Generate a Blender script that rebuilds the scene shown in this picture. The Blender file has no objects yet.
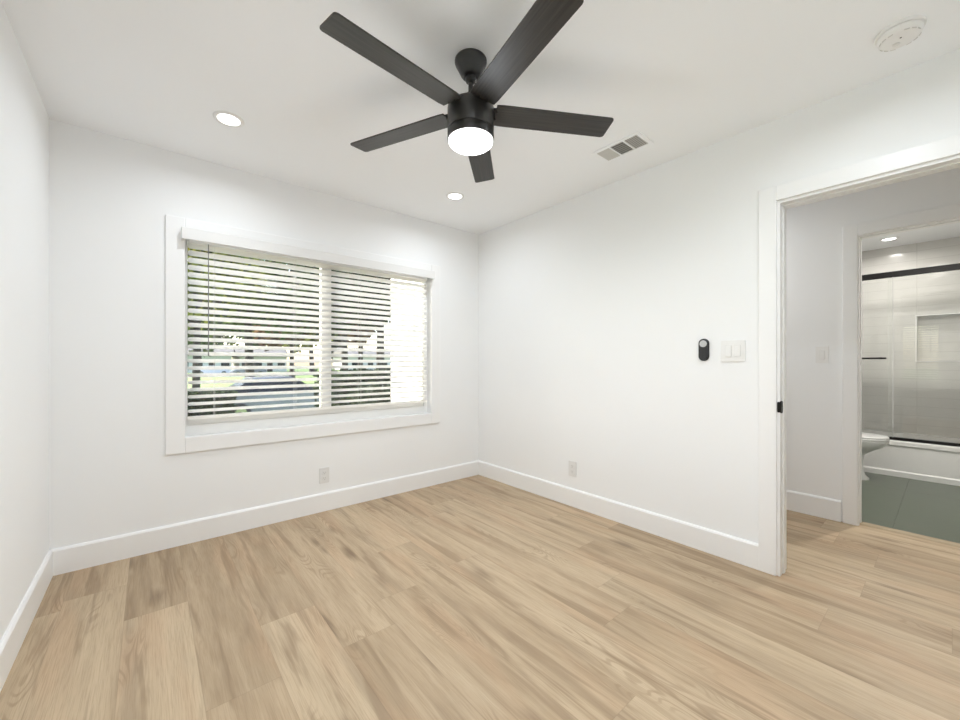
import bpy, bmesh, math, random
from mathutils import Vector, Matrix
random.seed(7)
PI = math.pi
sc = bpy.context.scene
C = sc.collection

# ------------------------------------------------------------------ camera, world, sun, exposure
CAMZ, YAW = 1.139, 0.69822
cam_d = bpy.data.cameras.new('camera'); cam = bpy.data.objects.new('camera', cam_d); C.objects.link(cam)
cam.location = (0, 0, CAMZ); cam.rotation_euler = (PI/2, 0, -YAW)
cam_d.sensor_width = 36; cam_d.lens = 393.9/960*36; cam_d.shift_y = 2.3/960
cam_d.clip_start = .02; cam_d.clip_end = 600
sc.camera = cam
vs = sc.view_settings
vs.view_transform = 'Standard'; vs.look = 'None'; vs.gamma = 1; vs.use_curve_mapping = False
vs.exposure = 0.06
LAMP = 1.0          # strength of the ceiling downlights
world = bpy.data.worlds.new('sky'); sc.world = world; world.use_nodes = True
wn = world.node_tree; wn.nodes.clear()
sky = wn.nodes.new('ShaderNodeTexSky'); sky.sky_type = 'NISHITA'; sky.sun_disc = False
sky.sun_elevation = math.radians(41); sky.sun_rotation = math.radians(320); sky.air_density = 1.0; sky.dust_density = 2.5
bg = wn.nodes.new('ShaderNodeBackground'); bg.inputs['Strength'].default_value = .8
wo = wn.nodes.new('ShaderNodeOutputWorld')
wn.links.new(sky.outputs[0], bg.inputs[0]); wn.links.new(bg.outputs[0], wo.inputs[0])
sun_d = bpy.data.lights.new('sun', 'SUN'); sun_d.energy = 12.5; sun_d.angle = .01; sun_d.color = (1, .95, .86)
sun = bpy.data.objects.new('sun', sun_d); C.objects.link(sun)
sun.rotation_euler = Vector((.45, -.55, -.62)).to_track_quat('-Z', 'Y').to_euler()
sc.cycles.max_bounces = 12; sc.cycles.diffuse_bounces = 8; sc.cycles.glossy_bounces = 5
sc.cycles.transmission_bounces = 8; sc.cycles.transparent_max_bounces = 16
sc.cycles.caustics_reflective = False; sc.cycles.caustics_refractive = False
sc.cycles.sample_clamp_indirect = 6

# ------------------------------------------------------------------ materials
def srgb(r, g, b):
    f = lambda v: (v/255/12.92) if v/255 <= .04045 else ((v/255+.055)/1.055)**2.4
    return (f(r), f(g), f(b), 1)

def nt(name):
    m = bpy.data.materials.new(name); m.use_nodes = True
    t = m.node_tree; b = t.nodes['Principled BSDF']
    return m, t, b

def N(t, typ, **kw):
    n = t.nodes.new(typ)
    for k, v in kw.items(): setattr(n, k, v)
    return n

def simple(name, col, rough=.5, metal=0, noise=.0, nscale=30, bump=0, bscale=200, spec=.5):
    """plain material with a little procedural variation in colour and relief"""
    m, t, b = nt(name)
    b.inputs['Roughness'].default_value = rough; b.inputs['Metallic'].default_value = metal
    b.inputs['Specular IOR Level'].default_value = spec
    tc = N(t, 'ShaderNodeTexCoord')
    n = N(t, 'ShaderNodeTexNoise'); n.inputs['Scale'].default_value = nscale; n.inputs['Detail'].default_value = 3
    t.links.new(tc.outputs['Object'], n.inputs['Vector'])
    mx = N(t, 'ShaderNodeMix', data_type='RGBA')
    mx.inputs['A'].default_value = tuple(c*(1-noise) for c in col[:3])+(1,)
    mx.inputs['B'].default_value = tuple(min(1, c*(1+noise)) for c in col[:3])+(1,)
    t.links.new(n.outputs['Fac'], mx.inputs['Factor']); t.links.new(mx.outputs['Result'], b.inputs['Base Color'])
    if bump:
        n2 = N(t, 'ShaderNodeTexNoise'); n2.inputs['Scale'].default_value = bscale; n2.inputs['Detail'].default_value = 2
        t.links.new(tc.outputs['Object'], n2.inputs['Vector'])
        bp = N(t, 'ShaderNodeBump'); bp.inputs['Strength'].default_value = bump; bp.inputs['Distance'].default_value = .001
        t.links.new(n2.outputs['Fac'], bp.inputs['Height']); t.links.new(bp.outputs['Normal'], b.inputs['Normal'])
    return m

def emit(name, col, strength):
    m, t, b = nt(name)
    b.inputs['Base Color'].default_value = (.9, .9, .9, 1); b.inputs['Roughness'].default_value = .4
    b.inputs['Emission Color'].default_value = col; b.inputs['Emission Strength'].default_value = strength
    return m

M = {}
M['wall'] = simple('wall_paint', (.876, .882, .883, 1), .75, noise=.008, nscale=2, bump=.10, bscale=260)
M['ceiling'] = simple('ceiling_paint', (.92, .935, .95, 1), .85, noise=.008, nscale=2, bump=.15, bscale=180)
M['trim'] = simple('trim_paint', (.88, .88, .875, 1), .35, noise=.006, nscale=6)
M['valance'] = simple('valance_white', (.77, .765, .75, 1), .5, noise=.01, nscale=8)
M['vinyl'] = simple('white_vinyl', (.84, .84, .83, 1), .35, noise=.01, nscale=8)
M['plate'] = simple('white_plastic', (.83, .825, .81, 1), .3, noise=.01)
M['slot'] = simple('dark_slot', (.05, .05, .05, 1), .6, noise=.1)
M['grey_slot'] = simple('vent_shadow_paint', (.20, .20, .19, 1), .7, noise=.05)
M['recept'] = simple('receptacle_plastic', (.76, .755, .74, 1), .35, noise=.01)
M['soft_slot'] = simple('socket_slot', (.30, .29, .28, 1), .6, noise=.05)
M['louver'] = simple('louver_paint', (.62, .61, .58, 1), .5, noise=.02)
M['blackfan'] = simple('matte_black_metal', (.018, .017, .016, 1), .38, metal=.0, noise=.15, nscale=40, spec=.6)
M['black'] = simple('black_metal', (.008, .0075, .007, 1), .5, noise=.1, spec=.25)
M['remote'] = simple('black_plastic', (.02, .02, .02, 1), .35, noise=.1)
M['silver'] = simple('silver_plastic', (.55, .55, .54, 1), .3, metal=.3, noise=.03)
M['porcelain'] = simple('white_porcelain', (.80, .80, .79, 1), .12, noise=.01)
M['tub'] = simple('white_tub_enamel', (.80, .795, .78, 1), .2, noise=.01)
M['threshold'] = simple('pale_oak_threshold', srgb(168, 150, 122), .5, noise=.12, nscale=25)
M['cord'] = simple('ladder_cord', (.75, .75, .72, 1), .8, noise=.05)
M['wand'] = simple('grey_wand', (.22, .22, .21, 1), .3, noise=.05)
M['highlight_strip'] = simple('painted_edge_highlight', (.55, .55, .54, 1), .3, noise=.02)
M['brushed'] = simple('chrome', (.6, .6, .6, 1), .15, metal=1, noise=.03)
M['stucco'] = simple('white_stucco', (.66, .65, .63, 1), .8, noise=.04, nscale=12, bump=.5, bscale=60)
M['diffuser'] = emit('lit_diffuser', (1, .98, .96, 1), 5)
M['fan_diffuser'] = emit('lit_fan_diffuser', (1, .98, .96, 1), 3)

# fan blades: dark stained grain
m, t, b = nt('blade_black_oak'); M['blade'] = m
tc = N(t, 'ShaderNodeTexCoord'); mp = N(t, 'ShaderNodeMapping'); mp.inputs['Scale'].default_value = (4, 130, 40)
n = N(t, 'ShaderNodeTexNoise'); n.inputs['Scale'].default_value = 1; n.inputs['Detail'].default_value = 4
r = N(t, 'ShaderNodeValToRGB'); r.color_ramp.elements[0].color = (.016, .014, .012, 1); r.color_ramp.elements[1].color = (.040, .036, .031, 1)
r.color_ramp.elements[0].position = .3; r.color_ramp.elements[1].position = .7
t.links.new(tc.outputs['Object'], mp.inputs['Vector']); t.links.new(mp.outputs[0], n.inputs['Vector'])
t.links.new(n.outputs['Fac'], r.inputs['Fac']); t.links.new(r.outputs['Color'], b.inputs['Base Color'])
b.inputs['Roughness'].default_value = .47

# slats: white, slightly translucent
m, t, b = nt('slat_white'); M['slat'] = m
b.inputs['Base Color'].default_value = (.93, .925, .915, 1); b.inputs['Roughness'].default_value = .45
tr = N(t, 'ShaderNodeBsdfTranslucent'); tr.inputs['Color'].default_value = (.97, .96, .93, 1)
ms = N(t, 'ShaderNodeMixShader'); ms.inputs['Fac'].default_value = .80
out = t.nodes['Material Output']
t.links.new(b.outputs[0], ms.inputs[1]); t.links.new(tr.outputs[0], ms.inputs[2]); t.links.new(ms.outputs[0], out.inputs[0])

def glass_mat(name, tint, ior=1.45, rough=0.0, gloss_gain=1.0):
    """thin architectural glass: clear with a Fresnel reflection"""
    m, t, b = nt(name); t.nodes.remove(b)
    out = t.nodes['Material Output']
    tb = N(t, 'ShaderNodeBsdfTransparent'); tb.inputs['Color'].default_value = tint
    g = N(t, 'ShaderNodeBsdfGlossy'); g.inputs['Roughness'].default_value = rough; g.inputs['Color'].default_value = (1, 1, 1, 1)
    fr = N(t, 'ShaderNodeFresnel'); fr.inputs['IOR'].default_value = ior
    ms = N(t, 'ShaderNodeMixShader')
    t.links.new(fr.outputs[0], ms.inputs[0]); t.links.new(tb.outputs[0], ms.inputs[1]); t.links.new(g.outputs[0], ms.inputs[2])
    t.links.new(ms.outputs[0], out.inputs[0])
    return m
M['pane'] = glass_mat('window_glass', (.96, .97, .96, 1))
M['shower_glass'] = glass_mat('shower_glass', (.97, .975, .97, 1), 1.45)
M['car_glass'] = simple('dark_car_glass', (.012, .014, .018, 1), .2, noise=.1, spec=.25)

# wood floor, per plank attributes: UV = position in plank (metres), 'plank' = random value, edge length in 'plank_len'
m, t, b = nt('oak_planks'); M['oak'] = m
L = t.links.new
uv = N(t, 'ShaderNodeUVMap', uv_map='plank_uv'); at = N(t, 'ShaderNodeAttribute', attribute_name='plank')
sep = N(t, 'ShaderNodeSeparateXYZ'); L(uv.outputs[0], sep.inputs[0])
def math_(op, a, bb=None, cc=None):
    n = N(t, 'ShaderNodeMath', operation=op)
    for i, v in enumerate((a, bb, cc)):
        if v is None: continue
        if isinstance(v, (int, float)): n.inputs[i].default_value = v
        else: L(v, n.inputs[i])
    return n.outputs[0]
def comb(x, y, z):
    n = N(t, 'ShaderNodeCombineXYZ')
    for i, v in enumerate((x, y, z)):
        if isinstance(v, (int, float)): n.inputs[i].default_value = v
        else: L(v, n.inputs[i])
    return n.outputs[0]
def noise(vec, scale=1, detail=3, rough=.5, dist=0):
    n = N(t, 'ShaderNodeTexNoise'); n.inputs['Scale'].default_value = scale; n.inputs['Detail'].default_value = detail
    n.inputs['Roughness'].default_value = rough; n.inputs['Distortion'].default_value = dist
    L(vec, n.inputs['Vector']); return n.outputs['Fac']
def ramp(f, *st):
    n = N(t, 'ShaderNodeValToRGB'); el = n.color_ramp.elements
    while len(el) < len(st): el.new(.5)
    for e, (p, c) in zip(el, st): e.position = p; e.color = c if len(c) == 4 else tuple(c)+(1,)
    L(f, n.inputs['Fac']); return n.outputs['Color']
def mix(fac, a, bb, mode='MIX'):
    n = N(t, 'ShaderNodeMix', data_type='RGBA', blend_type=mode)
    if isinstance(fac, (int, float)): n.inputs['Factor'].default_value = fac
    else: L(fac, n.inputs['Factor'])
    for k, v in (('A', a), ('B', bb)):
        if isinstance(v, tuple): n.inputs[k].default_value = v
        else: L(v, n.inputs[k])
    return n.outputs['Result']
def sstep(v, lo, hi, a=0., bb=1.):
    n = N(t, 'ShaderNodeMapRange', interpolation_type='SMOOTHSTEP')
    n.inputs['From Min'].default_value = lo; n.inputs['From Max'].default_value = hi
    n.inputs['To Min'].default_value = a; n.inputs['To Max'].default_value = bb
    L(v, n.inputs['Value']); return n.outputs['Result']
u_, v_ = sep.outputs[0], sep.outputs[1]
rnd = at.outputs['Fac']; seed = math_('MULTIPLY', rnd, 91.7)
# broad tone drifting along the plank
f_broad = noise(comb(math_('MULTIPLY', u_, 11.0), math_('MULTIPLY', v_, .9), seed), 1, 3, .55, .3)
f_mid = noise(comb(math_('MULTIPLY', u_, 22.0), math_('MULTIPLY', v_, 1.7), seed), 1, 4, .6, .6)
f_fine = noise(comb(math_('MULTIPLY', u_, 330.0), math_('MULTIPLY', v_, 9.0), seed), 1, 3, .6)
# cathedral figure: contour lines of a stretched noise
hgt = noise(comb(math_('MULTIPLY', u_, 6.0), math_('MULTIPLY', v_, 1.15), math_('ADD', seed, 11.3)), 1, 1.6, .45, .2)
cath = math_('SINE', math_('MULTIPLY', hgt, 240.0))
f_str = noise(comb(math_('MULTIPLY', u_, 19.0), math_('MULTIPLY', v_, 1.25), math_('ADD', seed, 53.0)), 1, 3, .6, .5)
f_warm = noise(comb(math_('MULTIPLY', u_, 6.0), math_('MULTIPLY', v_, 1.3), math_('ADD', seed, 71.0)), 1, 2)
cmask = sstep(noise(comb(math_('MULTIPLY', u_, 5.0), math_('MULTIPLY', v_, 1.6), math_('ADD', seed, 31.0)), 1, 1), .54, .66)
# knots
vo = N(t, 'ShaderNodeTexVoronoi'); vo.inputs['Scale'].default_value = 1; vo.inputs['Randomness'].default_value = 1
L(comb(math_('MULTIPLY', u_, 7.5), math_('MULTIPLY', v_, 2.2), seed), vo.inputs['Vector'])
sepc = N(t, 'ShaderNodeSeparateColor'); L(vo.outputs['Color'], sepc.inputs[0])
kn = math_('MULTIPLY', sstep(math_('ADD', vo.outputs['Distance'], math_('MULTIPLY', math_('SUBTRACT', f_mid, .5), .45)), .02, .30, 1., 0.), math_('GREATER_THAN', sepc.outputs[0], .62))
base = ramp(math_('ADD', math_('MULTIPLY', f_broad, .62), math_('MULTIPLY', f_mid, .38)),
            (.36, srgb(138, 118, 94)), (.45, srgb(168, 147, 119)), (.54, srgb(188, 167, 138)), (.66, srgb(205, 185, 156)))
base = mix(.46, base, ramp(rnd, (0, srgb(156, 134, 107)), (.3, srgb(180, 157, 128)), (.65, srgb(200, 180, 151)), (1, srgb(174, 151, 123))))
base = mix(sstep(f_warm, .50, .68, 0., .28), base, srgb(198, 163, 130))
base = mix(sstep(f_str, .53, .68, 0., .55), base, srgb(132, 109, 84))
base = mix(sstep(f_fine, .42, .68, 0., .30), base, srgb(140, 116, 88))
base = mix(math_('MULTIPLY', math_('MULTIPLY', sstep(cath, .0, 1.), cmask), .36), base, srgb(128, 103, 76))
base = mix(math_('MULTIPLY', kn, .6), base, srgb(98, 76, 56))
# micro-bevel grooves between planks
at2 = N(t, 'ShaderNodeAttribute', attribute_name='plank_len'); at3 = N(t, 'ShaderNodeAttribute', attribute_name='plank_wid')
eu = math_('MINIMUM', u_, math_('SUBTRACT', at3.outputs['Fac'], u_)); ev = math_('MINIMUM', v_, math_('SUBTRACT', at2.outputs['Fac'], v_))
edge = sstep(math_('MINIMUM', eu, ev), .0004, .0019, 1., 0.)
base = mix(math_('MULTIPLY', edge, .22), base, srgb(96, 76, 56))
L(base, b.inputs['Base Color'])
L(sstep(f_fine, .3, .7, .40, .50), b.inputs['Roughness'])
b.inputs['Specular IOR Level'].default_value = .4
bp = N(t, 'ShaderNodeBump'); bp.inputs['Strength'].default_value = .25; bp.inputs['Distance'].default_value = .0006
L(math_('SUBTRACT', math_('MULTIPLY', f_fine, -.5), edge), bp.inputs['Height']); L(bp.outputs['Normal'], b.inputs['Normal'])

def tile_mat(name, tw, th, c1, c2, grout, rough, axis, off=(0, 0), wavy=0, brick=0., gw=.003):
    """procedural tiles on object axes 'axis' (two letters)"""
    global t, L
    m, t, b = nt(name); L = t.links.new
    tc = N(t, 'ShaderNodeTexCoord'); s = N(t, 'ShaderNodeSeparateXYZ'); L(tc.outputs['Object'], s.inputs[0])
    a0 = s.outputs['XYZ'.index(axis[0])]; a1 = s.outputs['XYZ'.index(axis[1])]
    br = N(t, 'ShaderNodeTexBrick'); br.offset = brick; br.squash = 1
    br.inputs['Scale'].default_value = 1; br.inputs['Brick Width'].default_value = tw; br.inputs['Row Height'].default_value = th
    br.inputs['Mortar Size'].default_value = gw; br.inputs['Mortar Smooth'].default_value = .1; br.inputs['Bias'].default_value = 0
    br.inputs['Color1'].default_value = c1; br.inputs['Color2'].default_value = c2; br.inputs['Mortar'].default_value = grout
    L(comb(math_('SUBTRACT', a0, off[0]), math_('SUBTRACT', a1, off[1]), 0), br.inputs['Vector'])
    nz = noise(comb(math_('MULTIPLY', a0, 3.), math_('MULTIPLY', a1, 3.), 0), 1, 4)
    L(mix(.25, br.outputs['Color'], ramp(nz, (.35, tuple(c*.75 for c in c1[:3])), (.65, c1)), 'MIX'), b.inputs['Base Color'])
    b.inputs['Roughness'].default_value = rough
    bp = N(t, 'ShaderNodeBump'); bp.inputs['Distance'].default_value = .002; bp.inputs['Strength'].default_value = .5
    h = math_('MULTIPLY', br.outputs['Fac'], -1.)
    if wavy: h = math_('ADD', h, math_('MULTIPLY', noise(comb(math_('MULTIPLY', a0, 4.), math_('MULTIPLY', a1, 26.), 0), 1, 2), wavy))
    L(h, bp.inputs['Height']); L(bp.outputs['Normal'], b.inputs['Normal'])
    return m
M['tile_yz'] = tile_mat('white_wavy_tile_back', .60, .10, (.74, .73, .70, 1), (.72, .71, .68, 1), (.62, .61, .58, 1), .16, 'YZ', (.228, .154), 1.2)
M['tile_xz'] = tile_mat('white_wavy_tile_end', .60, .10, (.74, .73, .70, 1), (.72, .71, .68, 1), (.55, .54, .51, 1), .12, 'XZ', (0, .154), 1.2)
M['tile_floor'] = tile_mat('green_slate_tile', 1.2, .6, srgb(88, 95, 82), srgb(80, 88, 76), srgb(66, 70, 60), .3, 'XY', (3.92, .25), 0, 0.)

def foliage(name, c1, c2, c3):
    global t, L
    m, t, b = nt(name); L = t.links.new
    oi = N(t, 'ShaderNodeTexCoord')
    nz = noise(oi.outputs['Object'], .9, 2)
    wn_ = N(t, 'ShaderNodeTexWhiteNoise'); g = N(t, 'ShaderNodeNewGeometry')
    L(g.outputs['Random Per Island'], wn_.inputs['Vector'])
    f = math_('ADD', math_('MULTIPLY', nz, .6), math_('MULTIPLY', g.outputs['Random Per Island'], .4))
    L(ramp(f, (.3, c1), (.5, c2), (.72, c3)), b.inputs['Base Color'])
    b.inputs['Roughness'].default_value = .6; b.inputs['Specular IOR Level'].default_value = .2
    tr = N(t, 'ShaderNodeBsdfTranslucent'); L(ramp(f, (.3, c1), (.5, c2), (.72, c3)), tr.inputs['Color'])
    ms = N(t, 'ShaderNodeMixShader'); ms.inputs[0].default_value = .3
    o = t.nodes['Material Output']; L(b.outputs[0], ms.inputs[1]); L(tr.outputs[0], ms.inputs[2]); L(ms.outputs[0], o.inputs[0])
    return m
M['leaf_green'] = foliage('green_leaves', (.025, .045, .012, 1), (.06, .10, .025, 1), (.20, .26, .07, 1))
M['leaf_yellow'] = foliage('yellow_green_leaves', (.05, .07, .015, 1), (.22, .25, .05, 1), (.55, .50, .12, 1))
M['leaf_red'] = foliage('reddish_leaves', (.05, .022, .014, 1), (.13, .065, .035, 1), (.30, .18, .09, 1))
M['leaf_dark'] = foliage('dark_leaves', (.010, .018, .008, 1), (.022, .036, .014, 1), (.06, .09, .03, 1))
M['bark'] = simple('bark', (.035, .026, .018, 1), .9, noise=.4, nscale=6, bump=.8, bscale=20)
M['grass'] = simple('lawn_grass', srgb(100, 122, 62), .9, noise=.22, nscale=.8, bump=.6, bscale=40)
M['bounce_concrete'] = simple('pale_bounce_concrete', (.50, .49, .47, 1), .85, noise=.06, nscale=2)
M['road'] = simple('asphalt', (.20, .20, .20, 1), .9, noise=.15, nscale=2)
M['carpaint'] = simple('silver_blue_car_paint', srgb(132, 134, 138), .25, metal=.2, noise=.02)
M['carwhite'] = simple('white_car_paint', (.75, .75, .74, 1), .2, noise=.02)
M['rubber'] = simple('tyre_rubber', (.02, .02, .02, 1), .8, noise=.1)
M['houseside'] = simple('pale_siding', (.62, .60, .56, 1), .7, noise=.05, nscale=1)
M['rooftile'] = simple('grey_shingle', (.16, .15, .14, 1), .85, noise=.25, nscale=3)

# ------------------------------------------------------------------ mesh helpers
def mesh_obj(name, bm, mat, parent=None, smooth=False, loc=None):
    me = bpy.data.meshes.new(name)
    bmesh.ops.recalc_face_normals(bm, faces=bm.faces[:])
    bm.to_mesh(me); bm.free()
    mats = mat if isinstance(mat, (list, tuple)) else [mat]
    for mm in mats: me.materials.append(mm)
    if smooth:
        for p in me.polygons: p.use_smooth = True
        me.set_sharp_from_angle(angle=math.radians(38))
    o = bpy.data.objects.new(name, me); C.objects.link(o)
    if parent: o.parent = parent
    if loc: o.location = loc
    return o

def box(bm, x0, x1, y0, y1, z0, z1, bev=0, mi=0):
    vs_ = [bm.verts.new((x, y, z)) for x in (x0, x1) for y in (y0, y1) for z in (z0, z1)]
    idx = [(0, 1, 3, 2), (4, 6, 7, 5), (0, 4, 5, 1), (2, 3, 7, 6), (0, 2, 6, 4), (1, 5, 7, 3)]
    fs = [bm.faces.new([vs_[i] for i in f]) for f in idx]
    for f in fs: f.material_index = mi
    if bev:
        es = list({e for f in fs for e in f.edges})
        r = bmesh.ops.bevel(bm, geom=es, offset=bev, segments=2, affect='EDGES', profile=.5)
        for f in r['faces']: f.material_index = mi
    return fs

def lathe(bm, prof, seg=40, cx=0, cy=0, cap=True, mi=0, axis='Z', sx=1, sy=1):
    """prof: list of (radius, height)"""
    rings = []
    for r, z in prof:
        ring = []
        for i in range(seg):
            a = 2*PI*i/seg
            p = (cx+r*math.cos(a)*sx, cy+r*math.sin(a)*sy, z)
            if axis == 'X': p = (z, p[0], p[1])
            if axis == 'Y': p = (p[0], z, p[1])
            ring.append(bm.verts.new(p))
        rings.append(ring)
    for a, b_ in zip(rings, rings[1:]):
        for i in range(seg):
            f = bm.faces.new((a[i], a[(i+1) % seg], b_[(i+1) % seg], b_[i])); f.material_index = mi
    if cap:
        for ring in (rings[0], rings[-1]):
            f = bm.faces.new(ring); f.material_index = mi

def prism(bm, pts, d0, d1, axis='Z', mi=0, bev=0):
    """extrude a closed 2D outline between d0 and d1 along axis"""
    def P(p, d):
        return {'Z': (p[0], p[1], d), 'Y': (p[0], d, p[1]), 'X': (d, p[0], p[1])}[axis]
    a = [bm.verts.new(P(p, d0)) for p in pts]; b_ = [bm.verts.new(P(p, d1)) for p in pts]
    n = len(pts); fs = [bm.faces.new(a), bm.faces.new(b_)]
    for i in range(n): fs.append(bm.faces.new((a[i], a[(i+1) % n], b_[(i+1) % n], b_[i])))
    for f in fs: f.material_index = mi
    if bev:
        es = [e for e in fs[0].edges]+[e for e in fs[1].edges]
        bmesh.ops.bevel(bm, geom=es, offset=bev, segments=2, affect='EDGES', profile=.5)

def loft(bm, rings, cap=True, mi=0):
    vr = [[bm.verts.new(p) for p in r] for r in rings]
    n = len(vr[0])
    for a, b_ in zip(vr, vr[1:]):
        for i in range(n):
            f = bm.faces.new((a[i], a[(i+1) % n], b_[(i+1) % n], b_[i])); f.material_index = mi
    if cap:
        for r in (vr[0], vr[-1]): bm.faces.new(r).material_index = mi

def rrect(x0, x1, y0, y1, r, n=5):
    pts = []
    for cx, cy, a0 in ((x1-r, y1-r, 0), (x0+r, y1-r, 90), (x0+r, y0+r, 180), (x1-r, y0+r, 270)):
        for i in range(n+1):
            a = math.radians(a0+90*i/n); pts.append((cx+r*math.cos(a), cy+r*math.sin(a)))
    return pts

def empty(name, loc=(0, 0, 0), rz=0):
    o = bpy.data.objects.new(name, None); C.objects.link(o); o.location = loc; o.rotation_euler.z = rz
    o.empty_display_size = .1
    return o

def tag(o, label, cat, group=None, kind=None):
    o['label'] = label; o['category'] = cat
    if group: o['group'] = group
    if kind: o['kind'] = kind
    return o

def struct(name, bm, mat, smooth=False, parent=None):
    o = mesh_obj(name, bm, mat, parent, smooth)
    if not parent: o['kind'] = 'structure'
    return o

def copy_tree(root):
    def rec(o, parent):
        c = o.copy(); C.objects.link(c)
        if parent: c.parent = parent
        for ch in children[o.name]: rec(ch, c)
        return c
    children = {}
    def walk(o):
        children[o.name] = [x for x in bpy.data.objects if x.parent == o]
        for x in children[o.name]: walk(x)
    walk(root)
    return rec(root, None)

def PX(px, dist):      # a spot on the ground seen in column px at a given depth
    l = (px-480)/393.9*dist
    return (dist*math.sin(YAW)+l*math.cos(YAW), dist*math.cos(YAW)-l*math.sin(YAW))

# ------------------------------------------------------------------ dimensions
XL, XR, YW, YB, H = -.409, 2.571, 3.085, -.43, 2.44
XR2 = XR+.12                       # hall side of the right wall
XH, XH2 = 3.79, 3.91               # hall far wall
XT = 6.42                          # bathroom back wall
BY0, BY1 = -.45, 1.10              # bathroom, in y
HY0, HY1 = -1.6, 2.2               # hall, in y
DY0, DY1, DZ = -.25, .586, 1.985    # doorway from the room
EY0, EY1, EZ = -.36, .405, 2.02    # bathroom doorway
WX0, WX1, WZ0, WZ1 = .170, 1.992, .668, 1.945    # window opening
YO = YW+.16                        # outer face of the window wall
G = -.8                            # ground level outside

# ------------------------------------------------------------------ room shell
bm = bmesh.new()
box(bm, XL-.16, WX0, YW, YO, 0, H); box(bm, WX1, XR2, YW, YO, 0, H)
box(bm, WX0, WX1, YW, YO, 0, WZ0); box(bm, WX0, WX1, YW, YO, WZ1, H)
struct('wall_back', bm, M['wall'])
V0, V1 = .12, 1.05                 # second window, in the left wall beside the camera
bm = bmesh.new()
box(bm, XL-.16, XL, YB, V0, 0, H); box(bm, XL-.16, XL, V1, YW, 0, H)
box(bm, XL-.16, XL, V0, V1, 0, WZ0); box(bm, XL-.16, XL, V0, V1, WZ1, H)
struct('wall_left', bm, M['wall'])
bm = bmesh.new(); box(bm, XL-.16, XR2, YB-.12, YB, 0, H); struct('wall_front', bm, M['wall'])
bm = bmesh.new()
box(bm, XR, XR2, DY1+.012, YW, 0, H); box(bm, XR, XR2, YB, DY0-.012, 0, H); box(bm, XR, XR2, DY0-.012, DY1+.012, DZ+.012, H)
struct('wall_right', bm, M['wall'])
bm = bmesh.new()
box(bm, XH, XH2, EY1+.012, HY1, 0, H); box(bm, XH, XH2, HY0, EY0-.012, 0, H); box(bm, XH, XH2, EY0-.012, EY1+.012, EZ+.012, H)
struct('wall_hall_far', bm, M['wall'])
bm = bmesh.new(); box(bm, XR2, XH, HY1, HY1+.12, 0, H); box(bm, XR2, XR2+.0, HY1, HY1, 0, 0) if False else None
struct('wall_hall_left', bm, M['wall'])
bm = bmesh.new(); box(bm, XR2-.12, XH2, HY0-.12, HY0, 0, H); struct('wall_hall_right', bm, M['wall'])
bm = bmesh.new(); box(bm, XR2-.12, XR2, HY0, YB-.12, 0, H); struct('wall_hall_near', bm, M['wall'])
# bathroom walls
NY, NZ0, NZ1, ND = .228, 1.156, 1.642, .09      # niche left edge, heights, depth
NYR = -.36
bm = bmesh.new()
box(bm, XT, XT+ND, NY, BY1, 0, H); box(bm, XT, XT+ND, BY0, NYR, 0, H)
box(bm, XT, XT+ND, NYR, NY, 0, NZ0); box(bm, XT, XT+ND, NYR, NY, NZ1, H); box(bm, XT+ND, XT+ND+.06, BY0, BY1, 0, H)
struct('wall_bathroom_back', bm, M['tile_yz'])
bm = bmesh.new(); box(bm, 5.66, XT, BY1, BY1+.12, 0, H); struct('wall_shower_end', bm, M['tile_xz'])
bm = bmesh.new(); box(bm, XH2, 5.66, BY1, BY1+.12, 0, H); struct('wall_bathroom_left', bm, M['wall'])
bm = bmesh.new(); box(bm, XH2, XT, BY0-.12, BY0, 0, H); struct('wall_bathroom_right', bm, M['tile_xz'])
# white trim around the niche
bm = bmesh.new()
box(bm, XT-.004, XT+.01, NY-.0, NY+.012, NZ0-.012, NZ1+.012); box(bm, XT-.004, XT+.01, NYR, NY, NZ1, NZ1+.012)
box(bm, XT-.004, XT+.01, NYR, NY, NZ0-.012, NZ0)
struct('trim_niche', bm, M['plate'])

# ceiling
bm = bmesh.new(); box(bm, XL-.3, XT+.3, HY0-.3, YO+.03, H, H+.18); struct('ceiling', bm, M['ceiling'])

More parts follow.
